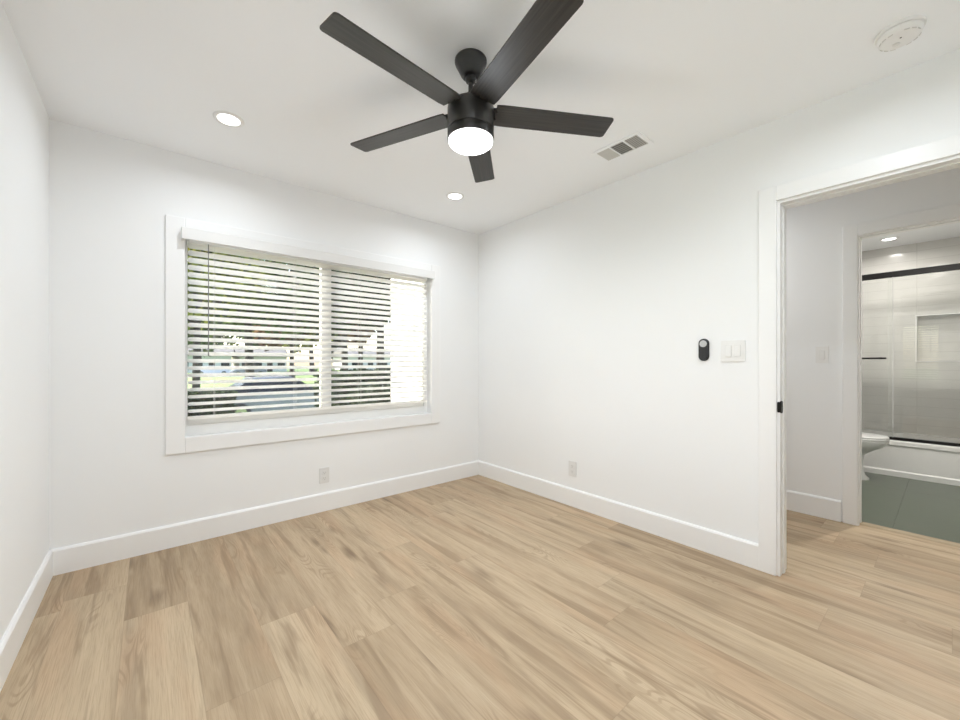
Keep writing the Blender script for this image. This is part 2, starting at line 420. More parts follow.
# floors: planks laid along y, one mesh, every plank its own tone
def plank_floor():
    me_v, me_f, uvs, pr, pl, pw = [], [], [], [], [], []
    p, a = .2265, .820
    known = {-2: [1.914], -1: [1.553], -3: [1.558], -4: [2.335], -6: [2.615], 3: [2.47, .963], 5: [1.46], 6: [.36], 8: [.279], 10: [.269]}
    rg = random.Random(21); LEN = 1.51
    k0 = math.floor((XL-a)/p)
    def clip(a0, a1, b0, b1): return max(a0, b0), min(a1, b1)
    for k in range(k0, 30):
        x0, x1 = a+p*k, a+p*(k+1)
        if x0 >= XH+.07: break
        c0, c1 = max(x0, XL), min(x1, XH+.07)
        if c1-c0 < .002: continue
        j = known.get(k, [rg.uniform(-1.5, 0)])[0]
        if k == 3: j = 2.47
        while j > HY0: j -= LEN
        ylo = YB if x1 <= XR+.12 else HY0
        while j < YW:
            y0, y1 = clip(j, j+LEN, HY0 if c0 > XR-.2 else YB, YW if c0 < XR+.1 else HY1)
            if y1 > y0+.005:
                n = len(me_v)
                me_v += [(c0, y0, 0), (c1, y0, 0), (c1, y1, 0), (c0, y1, 0)]
                me_f.append((n, n+1, n+2, n+3))
                ou, ov = c0-x0, y0-j
                uvs += [(ou, ov), (ou+c1-c0, ov), (ou+c1-c0, ov+y1-y0), (ou, ov+y1-y0)]
                pr.append(rg.random()); pl.append(LEN); pw.append(p)
            j += LEN
    me = bpy.data.meshes.new('floor'); me.from_pydata(me_v, [], me_f)
    ul = me.uv_layers.new(name='plank_uv')
    for i, u in enumerate(uvs): ul.data[i].uv = u
    for nm, vals in (('plank', pr), ('plank_len', pl), ('plank_wid', pw)):
        at_ = me.attributes.new(nm, 'FLOAT', 'FACE')
        for i, v in enumerate(vals): at_.data[i].value = v
    me.materials.append(M['oak'])
    o = bpy.data.objects.new('floor', me); C.objects.link(o); o['kind'] = 'structure'
plank_floor()
bm = bmesh.new(); box(bm, XL-.16, XT+.15, HY0-.12, YO, -.18, -.002); struct('floor_slab', bm, M['stucco'])
bm = bmesh.new(); box(bm, XH+.075, 5.69, BY0-.05, BY1, -.001, .003); struct('floor_bathroom', bm, M['tile_floor'])
bm = bmesh.new(); prism(bm, [(XH+.02, 0), (XH+.032, .009), (XH+.082, .009), (XH+.098, .0)], EY0-.0, EY1, 'Y')
struct('trim_threshold', bm, M['threshold'])

# baseboards
def baseboard(name, x0, x1, y0, y1, side, h=.14, th=.015):
    """runs along a wall; side gives the wall's inner direction"""
    bm = bmesh.new(); pr = [(0, 0), (th, 0), (th, h-.012), (th-.005, h-.003), (th-.009, h), (0, h)]
    rings = []
    if side in ('+x', '-x'):
        s = 1 if side == '+x' else -1
        for y in (y0, y1): rings.append([(x0+s*p, y, z) for p, z in pr])
    else:
        s = 1 if side == '+y' else -1
        for x in (x0, x1): rings.append([(x, y0+s*p, z) for p, z in pr])
    loft(bm, rings); return struct(name, bm, M['trim'])
CW = .080                                    # casing width
baseboard('baseboard_left', XL, 0, YB, YW, '+x')
baseboard('baseboard_back', XL, XR, YW, 0, '-y')
baseboard('baseboard_right', XR, 0, DY1+CW, YW, '-x')
baseboard('baseboard_front', XL, XR, YB, 0, '+y')
baseboard('baseboard_hall', XH, 0, EY1+.012+CW, HY1, '-x', .150)
baseboard('baseboard_hall_right', XH, 0, HY0, EY0-.012-CW, '-x', .150)

# doorways: jamb lining, stop and flat casing
def doorway(name, x0, x1, y0, y1, z, side, cw=CW, far=True):
    """x0..x1 wall thickness, opening y0..y1, height z"""
    root = empty(name, (x0, (y0+y1)/2, 0)); root['kind'] = 'structure'
    lx = lambda x: x-x0
    yc = (y0+y1)/2
    bm = bmesh.new(); jt = .020 if x0 == XR else .012
    box(bm, lx(x0)-.004, lx(x1)+.004, y1-yc, y1+jt-yc, 0, z+jt); box(bm, lx(x0)-.004, lx(x1)+.004, y0-jt-yc, y0-yc, 0, z+jt)
    box(bm, lx(x0)-.004, lx(x1)+.004, y0-yc, y1-yc, z, z+jt)
    mesh_obj('door_jamb', bm, M['trim'], root)
    bm = bmesh.new(); s0, s1 = lx(x0)+.045, lx(x0)+.08
    box(bm, s0, s1, y1-.006-yc, y1-yc, 0, z, .001); box(bm, s0, s1, y0-yc, y0+.006-yc, 0, z, .001); box(bm, s0, s1, y0-yc, y1-yc, z-.006, z, .001)
    mesh_obj('door_stop', bm, M['trim'], root)
    for nm, a, b_ in (('door_casing', lx(x0)-.018, lx(x0)),)+((('door_casing', lx(x1), lx(x1)+.018),) if far else ()):
        bm = bmesh.new(); rv = .014 if x0 == XR else .005
        box(bm, a, b_, y1+rv-yc, y1+rv+cw-yc, 0, z+rv+cw, .003); box(bm, a, b_, y0-rv-cw-yc, y0-rv-yc, 0, z+rv+cw, .003)
        box(bm, a, b_, y0-rv-yc, y1+rv-yc, z+rv, z+rv+cw, .003)
        mesh_obj(nm, bm, M['trim'], root)
    return root
d1 = doorway('door_1', XR, XR2, DY0, DY1-.008, DZ, -1)
bm = bmesh.new(); yy = DY1-.008-(DY0+DY1-.008)/2
prism(bm, rrect(-.008, .028, .868, .932, .012), yy-.005, yy+.001, 'Y'); prism(bm, rrect(yy-.002, yy+.012, .872, .928, .006), -.010, -.004, 'X')
sp = mesh_obj('strike_plate', bm, M['black'], d1); sp['label'] = 'black latch strike plate on the door jamb'
d2 = doorway('door_2', XH, XH2, EY0, EY1, EZ, -1, .078)

# ------------------------------------------------------------------ windows
def window(name, cx, cy, rz, W, Wc, mullion):
    """opening of width W centred at the root, interior towards local -y, wall face at y=0; casing Wc wide"""
    root = empty(name, (cx, cy, WZ0), rz); root['kind'] = 'structure'
    h = WZ1-WZ0; w = W/2
    bm = bmesh.new(); cz = .095                        # flat casing with apron
    box(bm, -w-cz, -w, -.018, 0, -cz, h+cz, .003); box(bm, w, w+cz, -.018, 0, -cz, h+cz, .003)
    box(bm, -w, w, -.018, 0, h, h+cz, .003); box(bm, -w, w, -.018, 0, -cz, 0, .003)
    mesh_obj('window_casing', bm, M['trim'], root)
    bm = bmesh.new(); f = .030; y0, y1 = .065, .145
    box(bm, -w, -w+.018, y0, y1, 0, h); box(bm, w-f, w, y0, y1, 0, h); box(bm, -w+.018, w-f, y0, y1, h-f, h); box(bm, -w+.018, w-f, y0, y1, 0, .065)
    mesh_obj('window_frame', bm, M['vinyl'], root)
    bm = bmesh.new(); box(bm, -w+.018, w-f, y0+.012, y1-.03, .065, .105, .003)
    mesh_obj('sash_rail', bm, M['vinyl'], root)
    if mullion is not None:
        bm = bmesh.new(); box(bm, mullion-.037, mullion+.037, y0+.004, y1-.02, .105, h-f, .003)
        mesh_obj('meeting_stile', bm, M['vinyl'], root)
        spans = [(-w+.018, mullion-.037), (mullion+.037, w-f)]
    else: spans = [(-w+.018, w-f)]
    for a, b_ in spans:
        bm = bmesh.new(); box(bm, a, b_, .100, .104, .105, h-f)
        mesh_obj('window_pane', bm, M['pane'], root)
    return root
WC = (WX0+WX1)/2
window('window_1', WC, YW, 0, WX1-WX0, .1, 1.070-WC)
window('window_2', XL, (V0+V1)/2, PI/2, V1-V0, .1, None)

def slat_mesh(W, lw=.050, th=.0028):
    me_b = bmesh.new(); n = 6; top = []; bot = []
    rows = []
    for i in range(n+1):
        s = -lw/2+lw*i/n; crown = .0022*(1-(2*i/n-1)**2)
        inset = .010*(abs(2*i/n-1)**6)
        rows.append((s, crown, inset))
    ring_t = [[(-W/2+ins, s, c+th/2), (W/2-ins, s, c+th/2)] for s, c, ins in rows]
    ring_b = [[(-W/2+ins, s, c-th/2), (W/2-ins, s, c-th/2)] for s, c, ins in rows]
    vt = [[me_b.verts.new(p) for p in r] for r in ring_t]; vb = [[me_b.verts.new(p) for p in r] for r in ring_b]
    for i in range(n):
        me_b.faces.new((vt[i][0], vt[i][1], vt[i+1][1], vt[i+1][0])); me_b.faces.new((vb[i][0], vb[i+1][0], vb[i+1][1], vb[i][1]))
        me_b.faces.new((vt[i][0], vt[i+1][0], vb[i+1][0], vb[i][0])); me_b.faces.new((vt[i][1], vb[i][1], vb[i+1][1], vt[i+1][1]))
    me_b.faces.new((vt[0][0], vb[0][0], vb[0][1], vt[0][1])); me_b.faces.new((vt[n][0], vt[n][1], vb[n][1], vb[n][0]))
    return me_b

def blind(label, cx, cy, rz, x0, x1, v0, v1):
    """venetian blind: local x along the window, wall face at y=0, room towards -y"""
    root = empty('window_blind', (cx, cy, 0), rz); tag(root, label, 'window blind')
    W = x1-x0; mx_ = (x0+x1)/2
    bm = bmesh.new(); box(bm, v0, v1, -.075, -.062, 1.897, 1.968, .003)
    box(bm, v0, v0+.012, -.062, -.019, 1.897, 1.968, .002); box(bm, v1-.012, v1, -.062, -.019, 1.897, 1.968, .002)
    mesh_obj('valance', bm, M['valance'], root)
    bm = bmesh.new(); box(bm, x0+.005, x1-.005, -.014, .040, 1.894, 1.940, .002)
    mesh_obj('head_rail', bm, M['vinyl'], root)
    tilt = math.radians(TILT); sb = mesh_obj('slat', slat_mesh(W), M['slat'], root, True)
    n = 24; z0 = .828; dz = (1.879-z0)/(n-1)
    for i in range(n):
        s = sb if i == 0 else sb.copy()
        if i: C.objects.link(s); s.parent = root
        s.location = (mx_, .014, z0+dz*i); s.rotation_euler = (tilt, 0, random.uniform(-.0006, .0006))
    bm = bmesh.new(); box(bm, x0, x1, -.012, .040, .776, .794, .004)
    mesh_obj('bottom_rail', bm, M['slat'], root)
    for px in ([x0+.14, x0+W*.36, x0+W*.64, x1-.14] if W > 1.2 else [x0+.14, x1-.14]):
        bm = bmesh.new()
        for y in (-.013, .041): box(bm, px-.0008, px+.0008, y-.0008, y+.0008, .79, 1.90)
        mesh_obj('ladder_cord', bm, M['cord'], root)
    bm = bmesh.new(); lathe(bm, [(.0032, 1.18), (.0042, 1.19), (.0028, 1.21), (.0028, 1.895)], 8, x0+.105, -.024)
    mesh_obj('tilt_wand', bm, M['wand'], root, True)
    return root
TILT = -26
blind('white wooden venetian blind with a valance across the wide window', 0, YW, 0, .186, 1.950, .150, 1.992)
blind('white venetian blind over the side window beside the camera', XL, (V0+V1)/2, PI/2, -(V1-V0)/2+.016, (V1-V0)/2-.016, -(V1-V0)/2-.01, (V1-V0)/2+.01)

# ------------------------------------------------------------------ ceiling fan
HX, HY = 1.060, 1.325
fan = empty('ceiling_fan', (HX, HY, H)); tag(fan, 'black five-blade ceiling fan with a round lit lamp, hanging mid-room', 'ceiling fan')
Z = lambda z: z-H
bm = bmesh.new(); lathe(bm, [(.066, 0), (.069, -.004), (.069, -.012), (.066, -.020), (.0545, -.042), (.0435, -.064), (.038, -.072), (.032, -.075), (.022, -.075)], 40); mesh_obj('canopy', bm, M['blackfan'], fan, True)
bm = bmesh.new(); lathe(bm, [(.022, -.070), (.0245, -.082), (.021, -.094), (.012, -.100)], 24); mesh_obj('hanger_ball', bm, M['blackfan'], fan, True)
bm = bmesh.new(); lathe(bm, [(.0105, -.09), (.0105, -.17)], 20); mesh_obj('downrod', bm, M['blackfan'], fan, True)
bm = bmesh.new(); lathe(bm, [(.0105, -.142), (.017, -.144), (.019, -.150), (.021, -.178), (.028, -.192), (.060, -.200)], 28); mesh_obj('yoke_cover', bm, M['blackfan'], fan, True)
bm = bmesh.new(); lathe(bm, [(.050, -.196), (.086, -.199), (.096, -.204), (.100, -.212), (.100, -.304), (.0985, -.308), (.090, -.308)], 56); mesh_obj('motor_housing', bm, M['blackfan'], fan, True)
bm = bmesh.new(); lathe(bm, [(.090, -.308), (.0980, -.310), (.100, -.313), (.100, -.343), (.0985, -.347), (.096, -.347), (.096, -.339)], 56); mesh_obj('lamp_ring', bm, M['blackfan'], fan, True)
bm = bmesh.new(); lathe(bm, [(.0955, -.339), (.096, -.350), (.0935, -.359), (.083, -.367), (.062, -.373), (.034, -.376), (.008, -.377)], 48)
dif = mesh_obj('lamp_diffuser', bm, M['fan_diffuser'], fan, True); dif['label'] = 'round glowing white lamp diffuser'
BZ, BR, BW, BP = 2.214-H, .638, .116, math.radians(-8.5)
def blade_bm():
    bm = bmesh.new(); r0, r1, w, rc = .105, BR, BW/2, .012
    pts = [(r0, -w*.96), (r0+.03, -w)]
    for i in range(7): a = math.radians(-90+90*i/6); pts.append((r1-rc+rc*math.cos(a), -w+rc+rc*math.sin(a)))
    for i in range(7): a = math.radians(90*i/6); pts.append((r1-rc+.0+rc*math.cos(a), w-rc+rc*math.sin(a)))
    pts += [(r0+.03, w), (r0, w*.96)]
    prism(bm, pts, -.0032, .0032, 'Z', 0, .0012)
    return bm
bl0 = br0 = None
for k in range(5):
    a = math.radians(42.0+72*k+(1.8 if k == 0 else 0))
    if k == 0:
        bl = bl0 = mesh_obj('blade', blade_bm(), M['blade'], fan)
        bm = bmesh.new(); prism(bm, [(-.050, -.030), (.0, -.034), (.018, -.030), (.018, .030), (.0, .034), (-.050, .030)], .0034, .0078, 'Z', 0, .001)
        for sy in (-.018, .018): lathe(bm, [(.004, -.0075), (.004, .009)], 10, .006, sy)
        br = br0 = mesh_obj('blade_bracket', bm, M['blackfan'], bl, False, (.105, 0, 0))
    else:
        bl = bl0.copy(); C.objects.link(bl); bl.parent = fan
        br = br0.copy(); C.objects.link(br); br.parent = bl
    bl.location = (0, 0, BZ); bl.rotation_euler = (Matrix.Rotation(a, 3, 'Z') @ Matrix.Rotation(BP, 3, 'X')).to_euler()
pl = bpy.data.lights.new('fan_lamp', 'AREA'); pl.shape = 'DISK'; pl.size = .17; pl.energy = 14; pl.color = (.875, .935, 1.0)
po = bpy.data.objects.new('fan_lamp', pl); C.objects.link(po); po.parent = fan; po.location = (0, 0, -.384)
pl = bpy.data.lights.new('fan_fill', 'POINT'); pl.energy = 3.5; pl.color = (.875, .935, 1.0); pl.shadow_soft_size = .09  # extra point light below the diffuser, added to brighten the ceiling
po = bpy.data.objects.new('fan_fill', pl); C.objects.link(po); po.parent = fan; po.location = (0, 0, -.47)

# ------------------------------------------------------------------ recessed lights
def downlight(x, y, label, power, group=None, tint=(.875, .935, 1.0)):
    root = empty('recessed_light', (x, y, H)); tag(root, label, 'ceiling light', group)
    bm = bmesh.new(); lathe(bm, [(.052, .0), (.052, -.005), (.058, -.0065), (.068, -.005), (.072, -.001), (.072, .0)], 40, cap=False)
    mesh_obj('trim_ring', bm, M['vinyl'], root, True)
    bm = bmesh.new(); lathe(bm, [(.0525, -.0005), (.0525, -.0035), (.03, -.004)], 40)
    d = mesh_obj('light_disc', bm, M['diffuser'], root, True); d['label'] = 'glowing round lens'
    li = bpy.data.lights.new('downlight', 'AREA'); li.shape = 'DISK'; li.size = .10; li.energy = power*LAMP; li.color = tint; li.spread = math.radians(165)
    lo = bpy.data.objects.new('downlight', li); C.objects.link(lo); lo.parent = root; lo.location = (0, 0, -.012)
    return root
PW = 6.8
downlight(.325, 2.478, 'round recessed light in the ceiling near the left corner, above the window', PW*.75, 'recessed ceiling lights in the room')
downlight(1.831, 2.485, 'round recessed light in the ceiling beyond the fan, near the far corner', PW*.75, 'recessed ceiling lights in the room')
downlight(.325, .18, 'round recessed light in the ceiling above the camera by the left wall', PW, 'recessed ceiling lights in the room')
downlight(1.831, .18, 'round recessed light in the ceiling near the doorway, behind the fan', PW*.9, 'recessed ceiling lights in the room')
downlight(5.975, .409, 'round recessed light in the bathroom ceiling over the shower', 5, None, (1, .96, .90))
downlight(4.75, .10, 'added unseen light in the middle of the bathroom ceiling', 25, None, (1, .96, .90))  # unseen fill light, added to brighten the bathroom
downlight(3.24, 1.35, 'added unseen light in the hall ceiling', 6.6, None, (.96, .965, .96))  # unseen fill light, added to lift the hall walls

# ------------------------------------------------------------------ ceiling vent and smoke detector
vent = empty('ceiling_vent', (2.195, 1.277, H)); tag(vent, 'white rectangular air vent with three grilles in the ceiling', 'air vent')
bm = bmesh.new(); vx, vy = .092, .155
cells = [(.047, .131), (-.042, .040), (-.131, -.049)]
box(bm, -vx, -.068, -vy, vy, -.006, 0, .0015); box(bm, .068, vx, -vy, vy, -.006, 0, .0015)
box(bm, -.068, .068, .131, vy, -.006, 0, .0015); box(bm, -.068, .068, -vy, -.131, -.006, 0, .0015)
box(bm, -.068, .068, .040, .047, -.006, 0); box(bm, -.068, .068, -.049, -.042, -.006, 0)
mesh_obj('vent_frame', bm, M['ceiling'], vent)
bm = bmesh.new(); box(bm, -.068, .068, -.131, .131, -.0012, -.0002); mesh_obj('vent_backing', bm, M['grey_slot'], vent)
for ci, (c0, c1) in enumerate(cells):
    bm = bmesh.new(); n = 7
    for i in range(n):
        if ci == 1:
            x = -.060+.120*i/(n-1); prism(bm, [(x-.006, -.0056), (x-.0048, -.0056), (x+.006, -.0014), (x+.0048, -.0014)], c0, c1, 'Y')
        else:
            y = c0+.006+(c1-c0-.012)*i/(n-1); s = -1 if ci == 0 else 1
            prism(bm, [(y-.006*s, -.0056), (y-.0048*s, -.0056), (y+.006*s, -.0014), (y+.0048*s, -.0014)], -.068, .068, 'X')
    mesh_obj('louver_bank', bm, M['louver'], vent)
sm = empty('smoke_detector', (2.252, .125, H)); tag(sm, 'round white smoke detector on the ceiling above the doorway', 'smoke detector')
bm = bmesh.new(); lathe(bm, [(.070, 0), (.071, -.006), (.069, -.012), (.060, -.013)], 48); mesh_obj('mounting_plate', bm, M['plate'], sm, True)
bm = bmesh.new(); lathe(bm, [(.058, -.010), (.0635, -.014), (.064, -.024), (.060, -.034), (.052, -.040), (.040, -.042), (.012, -.043)], 48); mesh_obj('detector_body', bm, M['plate'], sm, True)
for i in range(16):
    a = 2*PI*i/16
    if i % 4 == 0: continue
    bm = bmesh.new()
    pts = []
    for da, rr in ((-.13, .0560), (.13, .0560), (.13, .0585), (-.13, .0585)): pts.append((rr*math.cos(a+da), rr*math.sin(a+da)))
    prism(bm, pts, -.0385, -.0335, 'Z')
    mesh_obj('vent_slot', bm, M['louver'], sm)

bm = bmesh.new(); lathe(bm, [(.011, -.042), (.011, -.0455), (.009, -.0465)], 24, .012, .01); mesh_obj('test_button', bm, M['recept'], sm, True)
bm = bmesh.new(); lathe(bm, [(.003, -.042), (.003, -.044)], 10, -.022, -.004); mesh_obj('indicator', bm, M['slot'], sm)

# ------------------------------------------------------------------ outlets, switches, remote
def wall_thing(name, loc, rz, label, cat, group=None):
    o = empty(name, loc, rz); return tag(o, label, cat, group)     # local: x along wall, -y out of it
def outlet(loc, rz, label):
    o = wall_thing('wall_outlet', loc, rz, label, 'power outlet', 'white wall outlets')
    bm = bmesh.new(); prism(bm, rrect(-.036, .036, -.059, .059, .004), -.006, 0, 'Y', 0, .0015); mesh_obj('outlet_plate', bm, M['recept'], o)
    for s in (1, -1):
        bm = bmesh.new(); prism(bm, rrect(-.0175, .0175, s*.0215-.0150, s*.0215+.0150, .009), -.0085, -.005, 'Y', 0, .0008)
        r = mesh_obj('receptacle', bm, M['recept'], o)
        bm = bmesh.new(); z = s*.0215
        box(bm, -.0075, -.0055, -.0088, -.008, z-.002, z+.007); box(bm, .0055, .0075, -.0088, -.008, z-.002, z+.006)
        lathe(bm, [(.0025, -.0088), (.0025, -.008)], 10, 0, z-.008, axis='Y'); mesh_obj('socket_slots', bm, M['soft_slot'], r)
outlet((1.028, YW, .272), 0, 'white power outlet low on the wall below the window')
outlet((XR, 1.920, .295), PI/2*-1, 'white power outlet low on the right-hand wall')
def switch(loc, label, gangs, w):
    o = wall_thing('light_switch', loc, -PI/2, label, 'light switch')
    bm = bmesh.new(); prism(bm, rrect(-w/2, w/2, -.0605, .0605, .004), -.006, 0, 'Y', 0, .0015); mesh_obj('switch_plate', bm, M['plate'], o)
    for g in range(gangs):
        cx = (g-(gangs-1)/2)*.046
        bm = bmesh.new(); prism(bm, rrect(cx-.0165, cx+.0165, -.0335, .0335, .002), -.0075, -.004, 'Y'); mesh_obj('rocker_frame', bm, M['recept'], o)
        bm = bmesh.new(); loft(bm, [[(cx-.0145, -.0075, -.031), (cx+.0145, -.0075, -.031), (cx+.0145, -.0075, .031), (cx-.0145, -.0075, .031)],
                                    [(cx-.0145, -.0115, -.031), (cx+.0145, -.0115, -.031), (cx+.0145, -.0085, .031), (cx-.0145, -.0085, .031)]])
        mesh_obj('rocker', bm, M['plate'], o)
switch((XR, .799, 1.204), 'white double light switch on the room wall beside the doorway', 2, .122)
switch((XH, .601, 1.194), 'white single light switch on the hall wall by the bathroom door', 1, .074)
rm = wall_thing('fan_remote', (XR, .954, 1.2145), -PI/2, 'black pill-shaped remote in a wall cradle left of the double switch', 'remote control')
bm = bmesh.new(); prism(bm, rrect(-.029, .029, -.067, .067, .028, 10), -.007, 0, 'Y', 0, .002); mesh_obj('wall_cradle', bm, M['remote'], rm, True)
bm = bmesh.new(); prism(bm, rrect(-.026, .026, -.063, .063, .0255, 10), -.014, -.006, 'Y', 0, .003); mesh_obj('remote_body', bm, M['remote'], rm, True)
bm = bmesh.new(); lathe(bm, [(.0205, -.013), (.0205, -.0155), (.017, -.0165), (.012, -.0155)], 32, 0, .036, axis='Y')
dl = mesh_obj('dial', bm, M['silver'], rm, True); dl['label'] = 'round silver dial'

# ------------------------------------------------------------------ bathroom: tub, sliding glass, toilet
tub = empty('bathtub', (5.69, (BY0+BY1)/2, 0)); tag(tub, 'white alcove bathtub along the bathroom back wall', 'bathtub')
ty0, ty1 = BY0-(BY0+BY1)/2+.002, BY1-(BY0+BY1)/2-.002
bm = bmesh.new(); prism(bm, [(0, 0), (0, .05), (.012, .062), (.012, .30), (0, .315), (0, .348), (.010, .358), (.05, .358), (.05, 0)], ty0, ty1, 'Y')
mesh_obj('tub_apron', bm, M['tub'], tub)
bm = bmesh.new()
D = XT-5.69-.002
outer = rrect(.045, D, ty0, ty1, .004); 
def rl(x0, x1, y0, y1, r, z): return [(p[0], p[1], z) for p in rrect(x0, x1, y0, y1, r)]
loft(bm, [rl(.045, D, ty0, ty1, .004, .30), rl(.045, D, ty0, ty1, .004, .358), rl(.11, D-.07, ty0+.09, ty1-.09, .12, .358),
          rl(.13, D-.09, ty0+.12, ty1-.12, .13, .30), rl(.17, D-.13, ty0+.22, ty1-.2, .14, .08)])
mesh_obj('tub_basin', bm, M['tub'], tub, True)
sd = empty('shower_door', (5.75, (BY0+BY1)/2, .358)); tag(sd, 'frameless sliding glass shower door with black rails on the tub', 'shower door')
bm = bmesh.new(); box(bm, -.020, .020, ty0, ty1, 1.640, 1.697, .003); mesh_obj('top_rail', bm, M['black'], sd)
bm = bmesh.new(); box(bm, -.020, .024, ty0, ty1, .001, .027, .003); mesh_obj('bottom_track', bm, M['black'], sd)
bm = bmesh.new(); box(bm, -.012, .012, ty0, ty0+.02, .027, 1.640, .002); box(bm, -.012, .012, ty1-.02, ty1, .027, 1.640, .002); mesh_obj('wall_channel', bm, M['black'], sd)
oy = (BY0+BY1)/2
g1 = None
bm = bmesh.new(); box(bm, -.014, -.006, .368-oy, ty1-.021, .020, 1.65); g1 = mesh_obj('glass_panel', bm, M['shower_glass'], sd)
bm = bmesh.new(); box(bm, .006, .014, ty0+.021, .40-oy, .020, 1.65); g2 = mesh_obj('glass_panel', bm, M['shower_glass'], sd)
bm = bmesh.new(); box(bm, -.0155, -.0045, .362-oy, .368-oy, .022, 1.64); mesh_obj('edge_highlight', bm, M['highlight_strip'], g1)  # pale strip painted in as the highlight along the glass edge
bm = bmesh.new()
pth = [(.41-oy, .822), (1.02-oy, .822)]
lathe(bm, [(.0085, pth[0][0]), (.0085, pth[1][0])], 14, -.052, .822, axis='Y')
for y in (.45-oy, .97-oy): lathe(bm, [(.006, -.052), (.006, -.014)], 10, y, .822, axis='X'); lathe(bm, [(.012, -.018), (.012, -.014)], 14, y, .822, axis='X')
mesh_obj('towel_bar', bm, M['black'], g1, True)

to = empty('toilet', (5.325, BY1, 0)); tag(to, 'white toilet beside the tub, partly hidden by the bathroom door casing', 'toilet')
def oval(cy, cx, a, bf, bb, z, n=28):      # a half width, bf front length (-y), bb back length
    pts = []
    for i in range(n):
        th = 2*PI*i/n; s, c = math.sin(th), math.cos(th)
        pts.append((cx+a*c, cy+(bf if s < 0 else bb)*s, z))
    return pts
bm = bmesh.new()
loft(bm, [oval(-.37, 0, .105, .235, .20, 0), oval(-.37, 0, .105, .235, .20, .02), oval(-.37, 0, .092, .205, .19, .05), oval(-.37, 0, .086, .185, .19, .15), oval(-.38, 0, .092, .190, .20, .24), oval(-.40, 0, .120, .225, .21, .285),
          oval(-.42, 0, .160, .272, .22, .325), oval(-.43, 0, .180, .300, .22, .365), oval(-.43, 0, .184, .305, .22, .390), oval(-.43, 0, .176, .297, .22, .398)])
mesh_obj('bowl', bm, M['porcelain'], to, True)
bm = bmesh.new(); loft(bm, [oval(-.43, 0, .185, .308, .19, .399), oval(-.43, 0, .188, .311, .19, .408), oval(-.43, 0, .184, .307, .19, .416)]); mesh_obj('seat', bm, M['porcelain'], to, True)
bm = bmesh.new(); loft(bm, [oval(-.43, 0, .183, .306, .19, .418), oval(-.43, 0, .187, .310, .19, .426), oval(-.43, 0, .180, .303, .188, .436), oval(-.43, 0, .10, .20, .10, .440)]); mesh_obj('lid', bm, M['porcelain'], to, True)
bm = bmesh.new(); box(bm, -.19, .19, -.215, -.02, .398, .74, .02); box(bm, -.10, .10, -.24, -.02, .15, .40, .02); mesh_obj('tank', bm, M['porcelain'], to, True)
bm = bmesh.new(); box(bm, -.20, .20, -.225, -.015, .741, .775, .01); mesh_obj('tank_lid', bm, M['porcelain'], to, True)
bm = bmesh.new(); lathe(bm, [(.008, -.235), (.008, -.213)], 12, -.15, .69, axis='Y'); box(bm, -.155, -.08, -.243, -.235, .683, .697, .002); mesh_obj('flush_lever', bm, M['brushed'], to)

# ------------------------------------------------------------------ outside
bm = bmesh.new(); box(bm, -160, 220, -60, 260, G-.3, G); struct('ground_lawn', bm, M['grass'])
bm = bmesh.new(); box(bm, -160, 220, 62, 78, G, G+.02); struct('road_street', bm, M['road'])
bm = bmesh.new(); box(bm, 2.20, 2.6, YO, 4.27, G, H+.1); struct('wall_wing', bm, M['stucco'])
bm = bmesh.new(); box(bm, XL-.16, 2.2, YO-.02, YO, G, -.18); struct('trim_foundation', bm, M['stucco'])
bm = bmesh.new(); box(bm, -5, XL-.16, -12, 9, G, G+.02); box(bm, XL-.16, 12, YO, 9, G, G+.02); struct('path_bounce', bm, M['bounce_concrete'])  # unseen pale paving, added to bounce neutral daylight into the room
bm = bmesh.new(); box(bm, -6, 9, 13.6, 16.4, G, G+.02); struct('road_driveway', bm, M['road'])

def leaves(bm, n, cx, cy, cz, rx, ry, rz_, size, rg, blobs=9):
    cs = []
    for _ in range(blobs):
        v = Vector((rg.gauss(0, 1), rg.gauss(0, 1), rg.gauss(0, 1))).normalized()*rg.uniform(.1, .62)
        cs.append((v.x, v.y, v.z*1.1, rg.uniform(.28, .40)))
    for _ in range(n):
        b_ = rg.choice(cs)
        d = Vector((rg.gauss(0, 1), rg.gauss(0, 1), rg.gauss(0, 1))).normalized()*b_[3]*rg.random()**.4
        p = Vector((cx+(b_[0]+d.x)*rx, cy+(b_[1]+d.y)*ry, cz+(b_[2]+d.z)*rz_))
        q = Vector((rg.gauss(0, 1), rg.gauss(0, 1), rg.gauss(0, .6))).normalized(); w = q.orthogonal().normalized()
        s = size*rg.uniform(.6, 1.3); q2 = q.cross(w)
        vv = [bm.verts.new(p+w*s*a_+q2*s*c_*.55) for a_, c_ in ((-1, 0), (0, -1), (1, 0), (0, 1))]
        bm.faces.new(vv)
